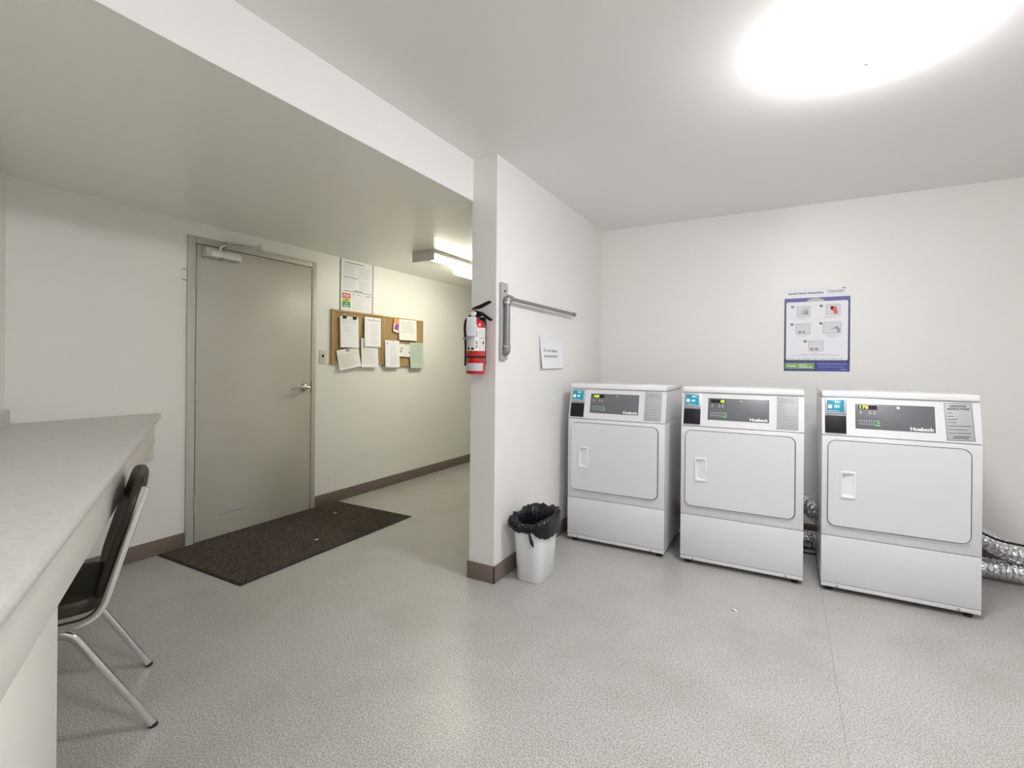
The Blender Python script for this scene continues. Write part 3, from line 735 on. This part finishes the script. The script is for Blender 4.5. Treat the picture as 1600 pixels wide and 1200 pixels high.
patches('label_print', 'ink2', L, r0+0.0010)
patches('label_panel', 'ink', [(-1.0, -0.75, 0.133, 0.146), (-0.5, -0.22, 0.133, 0.146), (0.75, 0.95, 0.165, 0.180)], r0+0.0013)
patches('label_band', 'ink3', [(-1.3, -0.3, 0.190, 0.205), (0.35, 1.25, 0.192, 0.204)], r0+0.0013)
L = []
for z in (0.024, 0.031, 0.038, 0.046, 0.053):
    a = -1.25
    while a < 0.7: wl = 0.05+0.2*rnd.random(); L.append((a, a+wl, z, z+0.0025)); a += wl+0.08
patches('lower_label_print', 'ink2', L, r0+0.0010)
g = MB().lathe([(r0+0.0005, 0.089), (r0+0.003, 0.089), (r0+0.003, 0.099), (r0+0.0005, 0.099)], 40, caps=False)
g.box(-0.070, -0.048, -0.008, 0.008, 0.085, 0.104, 0.002).build('strap', 'black', fx)
MB().box(-0.022, 0.022, 0.050, 0.073, 0.05, 0.32, 0.003).build('wall_bracket', 'black', fx)
MB().lathe([(0, 0.310), (0.017, 0.310), (0.019, 0.316), (0.019, 0.330), (0.014, 0.336), (0.012, 0.352), (0, 0.352)], 20).box(-0.014, 0.030, -0.013, 0.013, 0.318, 0.346, 0.004).build('valve', 'black', fx)
# levers: fixed handle slopes down, squeeze lever slopes up, both to the right
MB().prism([(0.0, 0.340), (0.030, 0.334), (0.095, 0.292), (0.100, 0.298), (0.098, 0.305), (0.034, 0.346), (0.0, 0.352)], -0.013, 0.013, 'XZ').build('carry_handle', 'black', fx)
MB().prism([(-0.020, 0.356), (0.030, 0.366), (0.090, 0.392), (0.094, 0.398), (0.090, 0.403), (0.025, 0.381), (-0.020, 0.368)], -0.012, 0.012, 'XZ').build('squeeze_lever', 'black', fx)
Tg = Matrix.Translation((-0.006, -0.020, 0.332)) @ Matrix.Rotation(PHC+PI/2, 4, 'Z') @ Matrix.Rotation(PI/2, 4, 'X')
gg = MB(Tg).lathe([(0, 0.0), (0.015, 0.0), (0.017, 0.003), (0.017, 0.010), (0.014, 0.012), (0, 0.012)], 20).build('pressure_gauge', 'brass', fx)
MB(Tg).lathe([(0, 0.0125), (0.0125, 0.0125)], 20, caps=False).build('gauge_face', 'tag', gg)
MB().tube([(-0.045+0.014*math.cos(2*PI*i/16), -0.015, 0.362+0.008*math.sin(2*PI*i/16)) for i in range(17)], 0.0018, 6).tube([(-0.032, -0.015, 0.362), (0.02, -0.013, 0.358)], 0.002, 6).build('safety_pin', 'chrome', fx)
MB().tube(spline([(-0.016, 0.0, 0.328), (-0.042, -0.006, 0.322), (-0.062, -0.012, 0.295), (-0.066, -0.014, 0.25), (-0.062, -0.012, 0.20), (-0.060, -0.010, 0.13), (-0.061, -0.010, 0.045)], 8), [0.0065]*33+[0.0075]*8+[0.008]*8, 10).build('hose', 'black', fx)
MB().box(-0.074, -0.050, -0.020, 0.002, 0.190, 0.206, 0.002).build('hose_clip', 'ink2', fx)
Tt = Matrix.Rotation(PHC+PI/2, 4, 'Z')
tg = MB(Tt).surf(lambda u, v: (-0.052+0.052*u+0.004*(1-v), -0.058-0.004*math.sin(u*PI)-0.002*v, 0.208+0.105*v), 6, 6, (0, 0.0006, 0)).build('inspection_tag', 'tag', fx)
k = Dec(Tt @ Matrix.Translation((0, -0.063, 0)) @ Matrix.Rotation(PI/2, 4, 'X'))
k.lines(-0.044, -0.006, 0.225, 0.290, 9, 0.0018, 0.0006).build('tag_print', 'ink3', tg)

# ================================================================== HANGING RAIL
rl = thing('hanging_rail', 'grey steel pipe hanging rail bolted to the partition wall', 'hanging rail', (XP, 2.40, 1.26))
MB().box(0, 0.019, -0.006, 0.066, 0.0, 0.442, 0.002).build('backing_plate', 'plate', rl)
for z in (0.035, 0.395):
    MB().lathe([(0, 0), (0.008, 0), (0.006, 0.003), (0, 0.003)], 12, Matrix.Translation((0.019, 0.028, z)) @ Matrix.Rotation(PI/2, 4, 'Y')).build('screw', 'ink', rl)
PX, PY = 0.041, 0.020
MB().tube([(PX, PY, 0.075), (PX, PY, 0.335)], 0.0165, 18).build('upright_pipe', 'galv', rl)
for z in (0.078, 0.325):
    MB().lathe([(0.017, -0.007), (0.021, -0.005), (0.021, 0.005), (0.017, 0.007)], 20, Matrix.Translation((PX, PY, z)), caps=False).tube([(PX, PY-0.001, z-0.004), (PX+0.0001, PY-0.001, z+0.004)], 0.0205, 14).build('pipe_collar', 'steel', rl)
MB().tube(fillet([(PX, PY, 0.318), (PX, PY, 0.352), (PX, PY+0.040, 0.352)], 0.02, 6), 0.0205, 18).build('elbow_fitting', 'galv', rl)
MB().tube(fillet([(PX, PY, 0.075), (PX, PY, 0.042), (PX-0.03, PY, 0.042)], 0.018, 6), 0.0195, 18).build('lower_elbow_fitting', 'galv', rl)
MB().tube([(PX, PY+0.03, 0.352), (PX, 1.025, 0.352)], 0.0112, 16).build('rail_bar', 'galv', rl)
MB().tube([(PX, 1.005, 0.352), (PX, 1.035, 0.352)], 0.0150, 16).build('end_cap', 'galv', rl)

# ================================================================== NOTES AND BOARDS
def wallT(x, y, z, rot=0):      # on the door wall: local x runs along +Y, local y up, z out of the wall (+X)
    T = Matrix(((0, 0, 1, x), (1, 0, 0, y), (0, 1, 0, z), (0, 0, 0, 1))); return T @ Matrix.Rotation(rot, 4, 'Z')
def board(y0, y1, z0, z1, label):
    t = thing('cork_board', label, 'notice board', (XL, y0, z0), 0, 'cork boards on the door wall')
    W, H = y1-y0, z1-z0
    f = MB(); fw = 0.018
    for a in ((0, W, 0, fw), (0, W, H-fw, H), (0, fw, fw, H-fw), (W-fw, W, fw, H-fw)): f.box(0, 0.022, a[0], a[1], a[2], a[3], 0.0025)
    f.build('board_frame', 'oak', t)
    MB().box(0.001, 0.013, fw*0.8, W-fw*0.8, fw*0.8, H-fw*0.8).build('cork_panel', 'cork', t)
board(2.970, 3.592, 1.225, 1.706, 'left cork board with the clipped notice, nearer the door')
board(3.596, 4.205, 1.205, 1.702, 'right cork board with the green sheet and pamphlet')
G_ = 'papers pinned to the cork boards'
def sheet(name, y, z, w_, h_, rot, label, cat, m='paper', curl=0.006, x=0.030, cfn=None, prints=(), group=G_):
    """centre (y,z) on the door wall; curls away at the bottom"""
    T = wallT(0, 0, 0, rot)
    t = thing(name, label, cat, (XL+x, y, z), 0, group)
    f = cfn or (lambda u, v: curl*(1-v)**2)
    sh = MB(T).surf(lambda u, v: ((u-0.5)*w_, (v-0.5)*h_, f(u, v)), 8, 10, (0, 0, -0.0007)).build('sheet', m, t, 60)
    for pn, pm, fn in prints:
        k = Dec(T); fn(k, w_, h_)
        for vtx in k.bm.verts:      # lay the print on the curled sheet
            q = T.inverted() @ vtx.co; u, v = q.x/w_+0.5, q.y/h_+0.5
            vtx.co = T @ Vector((q.x, q.y, f(u, v)+0.0007+q.z))
        k.build(pn, pm, t)
    return t
def L_(x0, x1, y0, y1, n, h=0.0035, rag=0.3): return lambda k, w_, h_: k.lines(x0*w_, x1*w_, y0*h_, y1*h_, n, h, 0.0002, rag)
sheet('notice_sheet', 3.156, 1.514, 0.215, 0.279, 0.02, 'white notice hanging from two black clips at upper left of the left board', 'notice', 'paper', 0.004, 0.034,
      prints=[('print', 'ink3', L_(-0.36, 0.36, 0.26, 0.40, 4)), ('handwriting', 'lblue', L_(-0.3, 0.2, 0.02, 0.16, 3, 0.003))])
for yy, side in ((3.095, 'left'), (3.212, 'right')):
    bc = thing('binder_clip', 'black binder clip at the %s top corner of the clipped notice' % side, 'binder clip', (XL+0.034, yy, 1.655), 0, 'binder clips holding the clipped notice')
    MB().prism([(-0.006, -0.024), (0.014, -0.020), (0.014, 0.0), (-0.006, 0.004)], -0.016, 0.016, 'XZ').build('clip_body', 'black', bc)
    for sg in (1,):
        MB().tube([(0.002, -0.007, 0.002), (0.001, -0.005, 0.020), (0.001, 0.005, 0.020), (0.002, 0.007, 0.002)], 0.001, 6).build('wire_loop', 'chrome', bc)
sheet('notice_sheet', 3.441, 1.531, 0.212, 0.279, -0.01, 'white typed notice at upper right of the left cork board', 'notice', 'paper', 0.006, 0.035,
      prints=[('print', 'ink3', L_(-0.1, 0.40, -0.38, 0.28, 12)), ('heading', 'ink2', L_(-0.4, 0.42, 0.38, 0.40, 1, 0.006, 0.0))])
sheet('notice_sheet', 3.412, 1.332, 0.216, 0.272, 0.005, 'white typed sheet pinned under the upper right notice of the left board', 'notice', 'paper', 0.010, 0.026,
      prints=[('print', 'ink3', L_(-0.40, 0.40, -0.36, 0.30, 11))])
def emblem(k, w_, h_):
    k.disc(-0.012, 0.074, 0.013, 0.0002).disc(0.010, 0.070, 0.010, 0.0002).disc(0.0, 0.088, 0.010, 0.0002)
sheet('notice_sheet', 3.158, 1.276, 0.255, 0.180, 0.17, 'tilted white certificate sheet with dark emblem below the clipped notice', 'notice', 'paper2', 0.012, 0.026,
      prints=[('print', 'ink2', L_(-0.40, 0.40, -0.34, 0.18, 6)), ('emblem', 'ink2', emblem)])
sheet('notice_sheet', 3.714, 1.330, 0.205, 0.270, 0.003, 'white typed sheet hanging over the lower edge of the right cork board', 'notice', 'paper', 0.010, 0.030,
      prints=[('print', 'ink3', L_(-0.15, 0.40, -0.38, 0.40, 14)), ('heading', 'ink2', L_(-0.40, -0.30, 0.36, 0.40, 2, 0.008, 0))])
def dots(k, w_, h_):
    for a, b2 in ((-0.35, 0.15), (-0.25, 0.05), (-0.30, -0.12), (-0.38, -0.05), (-0.22, 0.2), (0.32, -0.15)): k.disc(a*w_, b2*h_, 0.007, 0.0002)
sheet('leaflet', 3.908, 1.370, 0.192, 0.130, -0.02, 'small landscape leaflet with black icons between two lower sheets', 'leaflet', 'paper2', 0.004, 0.026,
      prints=[('icons', 'ink', dots), ('print', 'ink3', L_(-0.1, 0.42, -0.35, 0.35, 5))])
sheet('notice_sheet', 4.082, 1.322, 0.208, 0.268, 0.02, 'pale green printed form at lower right of the right cork board', 'notice', 'paperg', 0.012, 0.030,
      cfn=lambda u, v: 0.014*(1-v)**2+0.006*u*u, prints=[('print', 'gprint', L_(-0.42, 0.42, -0.25, 0.42, 14, 0.004, 0.1))])
sheet('notice_sheet', 3.945, 1.584, 0.272, 0.216, 0.01, 'white landscape notice at upper right of the right cork board', 'notice', 'paper2', 0.005, 0.030,
      prints=[('print', 'ink2', L_(-0.38, 0.40, -0.10, 0.34, 6, 0.004))])
sheet('pamphlet', 3.776, 1.620, 0.085, 0.140, -0.18, 'small orange and purple pamphlet at top left of the right cork board', 'pamphlet', 'paperp', 0.010, 0.024,
      prints=[('picture', 'purple', lambda k, w_, h_: k.poly([(-0.034, -0.05), (0.03, -0.035), (0.036, 0.02), (-0.01, 0.012)], 0.0003)),
              ('white_border', 'paper', lambda k, w_, h_: k.bar(-0.0425, -0.070, -0.030, 0.02, 0.0003).bar(-0.0425, -0.070, 0.02, -0.052, 0.0003))])
for yy, zz, lab in ((3.445, 1.655, 'on the typed notice of the left board'), (3.955, 1.676, 'on the landscape notice'), (3.714, 1.452, 'on the typed sheet over the board edge'), (3.905, 1.425, 'on the small leaflet')):
    pn = MB(Matrix.Translation((XL+0.036, yy, zz)) @ Matrix.Rotation(PI/2, 4, 'Y')).lathe([(0, 0.010), (0.0045, 0.009), (0.003, 0.003), (0.0012, 0.002), (0.0012, -0.012)], 10).build('push_pin', 'steel')
    tag(pn, 'small push pin '+lab, 'push pin', 'push pins in the cork boards')
# fire rules poster above the board, in a channel frame
fp = thing('rules_poster', 'tall white rules poster with a red yellow green stop block above the left cork board', 'poster', (XL, 3.270, 1.940))
T = wallT(0, 0, 0)
MB(T).box(-0.195, 0.195, -0.230, 0.234, 0.001, 0.004).build('sheet', 'paper', fp)
for a_ in (-0.199, 0.192): MB(T).box(a_, a_+0.007, -0.232, 0.236, 0, 0.008, 0.001).build('side_channel', 'ink2', fp)
T4 = T @ Matrix.Translation((0, 0, 0.0042))
k = Dec(T4)
k.bar(-0.145, 0.206, 0.080, 0.212).bar(-0.165, 0.072, 0.015, 0.077).bar(-0.04, -0.042, 0.065, -0.036).bar(-0.165, -0.053, 0.175, -0.048).bar(-0.06, -0.075, -0.03, -0.070).bar(0.0, -0.075, 0.03, -0.070)
k.bar(0.05, -0.077, 0.07, -0.072).bar(0.10, -0.077, 0.17, -0.072)
k.build('heading', 'ink', fp)
k = Dec(T4).lines(-0.165, 0.0, 0.088, 0.192, 16, 0.0025).lines(0.015, 0.175, 0.082, 0.186, 16, 0.0025).lines(-0.165, 0.0, -0.025, 0.062, 13, 0.0025).lines(0.015, 0.175, -0.025, 0.058, 12, 0.0025).lines(-0.055, 0.175, -0.21, -0.09, 12, 0.0025, rag=0.5)
for x in (-0.05, 0.0, 0.05, 0.10, 0.15, 0.18): k.bar(x, -0.215, x+0.001, -0.065)
k.build('print', 'ink3', fp)
Dec(T4).bar(-0.175, -0.118, -0.080, -0.072).build('red_block', 'sred', fp)
Dec(T4).bar(-0.175, -0.148, -0.080, -0.119).build('yellow_block', 'yellow', fp)
Dec(T4).bar(-0.175, -0.200, -0.080, -0.149).build('green_block', 'dgreen', fp)
Dec(T4).text('STOP', -0.162, -0.106, -0.092, -0.084, 0.0008).bar(-0.160, -0.190, -0.095, -0.184, 0.0008).bar(-0.14, -0.170, -0.115, -0.165, 0.0008).build('lettering', 'wink', fp)
Dec(T4).bar(-0.16, -0.142, -0.095, -0.138, 0.0008).bar(-0.14, -0.134, -0.115, -0.128, 0.0008).build('small_print', 'ink', fp)

# note on the partition: local x along +Y? seen from +X side the reader's right is +Y
pnn = thing('paper_note', 'curled white paper note taped to the partition wall above the wastebasket', 'notice', (XP, 3.118, 1.316))
T = wallT(0, 0, 0, 0.0)
f = lambda u, v: 0.006+0.020*max(0, 0.35-u)**1.2*(1-v)+0.012*(1-v)**2*(1-u)+0.006*u*(1-v)**2
cut = lambda u, v: (((u-0.5)*0.40*(1-0.05*(1-v)), (v-0.5)*0.212-0.012*u*v*1.2, f(u, v)))
MB(T).surf(cut, 10, 10, (0, 0, -0.0007)).build('sheet', 'paper', pnn, 60)
k = Dec(T).text('Do not leave', -0.150, 0.006, 0.075, 0.030, 0.001).text('unattended.', -0.150, -0.030, 0.080, -0.010, 0.001)
for v_ in k.bm.verts:
    q = T.inverted() @ v_.co; v_.co = T @ Vector((q.x, q.y, f(q.x/0.4+0.5, q.y/0.212+0.5)+0.0008))
k.build('lettering', 'ink2', pnn)

# laundry poster on the back wall
PW, PH = 0.405, 0.605
lp = thing('wall_poster', 'blue and white laundry instructions poster on the back wall above the dryers', 'poster', (0.1915, YB, 1.509))
T = Matrix(((1, 0, 0, 0), (0, 0, -1, 0), (0, 1, 0, 0), (0, 0, 0, 1)))
MB(T).box(-PW/2, PW/2, -PH/2, PH/2, 0.0005, 0.002).build('sheet', 'paper', lp)
X = lambda a: (a-0.5)*PW
Y = lambda a: (0.5-a)*PH
T4 = T @ Matrix.Translation((0, 0, 0.0021))
def bar(k, a0, b0, a1, b1, e=0.0004): return k.bar(X(a0), Y(b1), X(a1), Y(b0), e)
bar(Dec(T4), 0, 0.118, 1, 1.0, 0.0002).build('blue_border', 'blue', lp)
k = Dec(T4); bar(k, 0, 0.16, 0.03, 0.88, 0.0004); bar(k, 0.97, 0.16, 1, 0.88, 0.0004); bar(k, 0, 0.868, 1, 0.888, 0.0004); bar(k, 0, 0.88, 0.022, 1, 0.0004); bar(k, 0, 0.985, 0.5, 1, 0.0004); bar(k, 0.485, 0.88, 0.51, 1, 0.0004)
k.build('navy_edge', 'navy', lp)
Dec(T4).poly([(x, y) for x, y in rrect(X(0.03), X(0.97), Y(0.868), Y(0.165), 0.012, 4)], 0.0006).build('white_panel', 'paper', lp)
Dec(T4).disc(X(0.485), Y(0.166), 0.055, 0.0008, ry=0.024, a0=0, a1=PI).build('green_arch', 'sgreen', lp)
Dec(T4).poly(rrect(X(0.02), X(0.475), Y(0.972), Y(0.902), 0.004, 3), 0.0008).build('green_box', 'green', lp)
k = Dec(T4).text('Laundry Room Instructions', X(0.06), Y(0.078), X(0.60), Y(0.048))
k.build('heading', 'ink', lp)
k = Dec(T4).text('Coinamatic', X(0.66), Y(0.062), X(0.91), Y(0.033)); bar(k, 0.68, 0.070, 0.88, 0.074)
k.poly([(X(0.87), Y(0.02)), (X(0.92), Y(0.01)), (X(0.94), Y(0.03)), (X(0.90), Y(0.027))])
k.build('logo', 'ink2', lp)
cir = ((0.13, 0.222), (0.572, 0.222), (0.125, 0.435), (0.568, 0.430), (0.332, 0.642))
for i, (a, b2) in enumerate(cir):
    nd = Dec(T4).disc(X(a), Y(b2), 0.0095, 0.0009).build('number_disc', 'ink', lp)
    Dec(T4).text(str(i+1), X(a)-0.003, Y(b2)-0.005, X(a)+0.003, Y(b2)+0.005, 0.0013).build('number', 'wink', nd)
pics = ((0.20, 0.215, 0.41, 0.345), (0.64, 0.205, 0.86, 0.335), (0.18, 0.425, 0.41, 0.56), (0.60, 0.415, 0.87, 0.555), (0.38, 0.635, 0.61, 0.765))
for p in pics:
    pf = Dec(T4).poly(rrect(X(p[0]), X(p[2]), Y(p[3]), Y(p[1]), 0.006, 3), 0.0008).build('picture_frame', 'ink3', lp)
    Dec(T4).poly(rrect(X(p[0]+0.012), X(p[2]-0.012), Y(p[3]-0.008), Y(p[1]+0.008), 0.005, 3), 0.0011).build('picture', 'pic', pf)
Dec(T4).poly([(X(0.25), Y(0.32)), (X(0.27), Y(0.26)), (X(0.33), Y(0.235)), (X(0.38), Y(0.25)), (X(0.38), Y(0.325))], 0.0013).build('drawing', 'ink3', lp)
k = Dec(T4).poly([(X(0.29), Y(0.315)), (X(0.33), Y(0.28)), (X(0.37), Y(0.27)), (X(0.37), Y(0.315))], 0.0016)
k.build('drawing', 'ink2', lp)
for p in ((0.22, 0.515, 0.27, 0.545), (0.29, 0.515, 0.33, 0.545), (0.77, 0.47, 0.83, 0.50), (0.81, 0.49, 0.85, 0.54), (0.72, 0.49, 0.76, 0.50), (0.41, 0.72, 0.46, 0.75), (0.48, 0.72, 0.53, 0.75)):
    bar(Dec(T4), *p, 0.0016).build('drawing', 'ink2', lp)
Dec(T4).disc(X(0.76), Y(0.26), 0.020, 0.0016, ry=0.018).disc(X(0.79), Y(0.30), 0.014, 0.0016).disc(X(0.73), Y(0.245), 0.010, 0.0016).build('red_laundry', 'lred', lp)
k = Dec(T4)
for a0, a1, b2 in ((0.17, 0.40, 0.358), (0.24, 0.34, 0.370), (0.60, 0.86, 0.350), (0.62, 0.80, 0.362), (0.20, 0.37, 0.575), (0.63, 0.86, 0.575), (0.67, 0.80, 0.588), (0.44, 0.53, 0.782), (0.25, 0.72, 0.797), (0.13, 0.84, 0.811)):
    k.lines(X(a0), X(a1), Y(b2), Y(b2), 1, 0.0022, 0.0008, 0.0)
k.lines(X(0.05), X(0.95), Y(0.860), Y(0.846), 2, 0.0026, 0.0008, 0.05)
k.build('print', 'ink2', lp)
Dec(T4).text('To Service:', X(0.05), Y(0.950), X(0.19), Y(0.925), 0.0012).text('SERVICE', X(0.235), Y(0.935), X(0.36), Y(0.918), 0.0012).text('coinamatic.com', X(0.235), Y(0.960), X(0.44), Y(0.941), 0.0012).build('green_box_lettering', 'wink', lp)
k = Dec(T4); k.text('Laundry machines Coinamatic service', X(0.53), Y(0.922), X(0.96), Y(0.905), 0.0008); k.lines(X(0.54), X(0.92), Y(0.948), Y(0.948), 1, 0.003, 0.0006, 0.0); bar(k, 0.87, 0.972, 0.96, 0.98)
k.build('blue_lettering', 'lblue', lp)
# wall wiring tails at the upper hinge
for zz, lab in ((1.845, 'upper of two short dark wire ends beside the top hinge of the door'), (1.775, 'lower of two short dark wire ends beside the top hinge of the door')):
    tag(MB().tube([(XL+0.001, 1.787, zz), (XL+0.004, 1.760, zz+0.005)], 0.002, 6).build('wire_stub', 'ink'), lab, 'wire', 'wire ends left of the door frame')
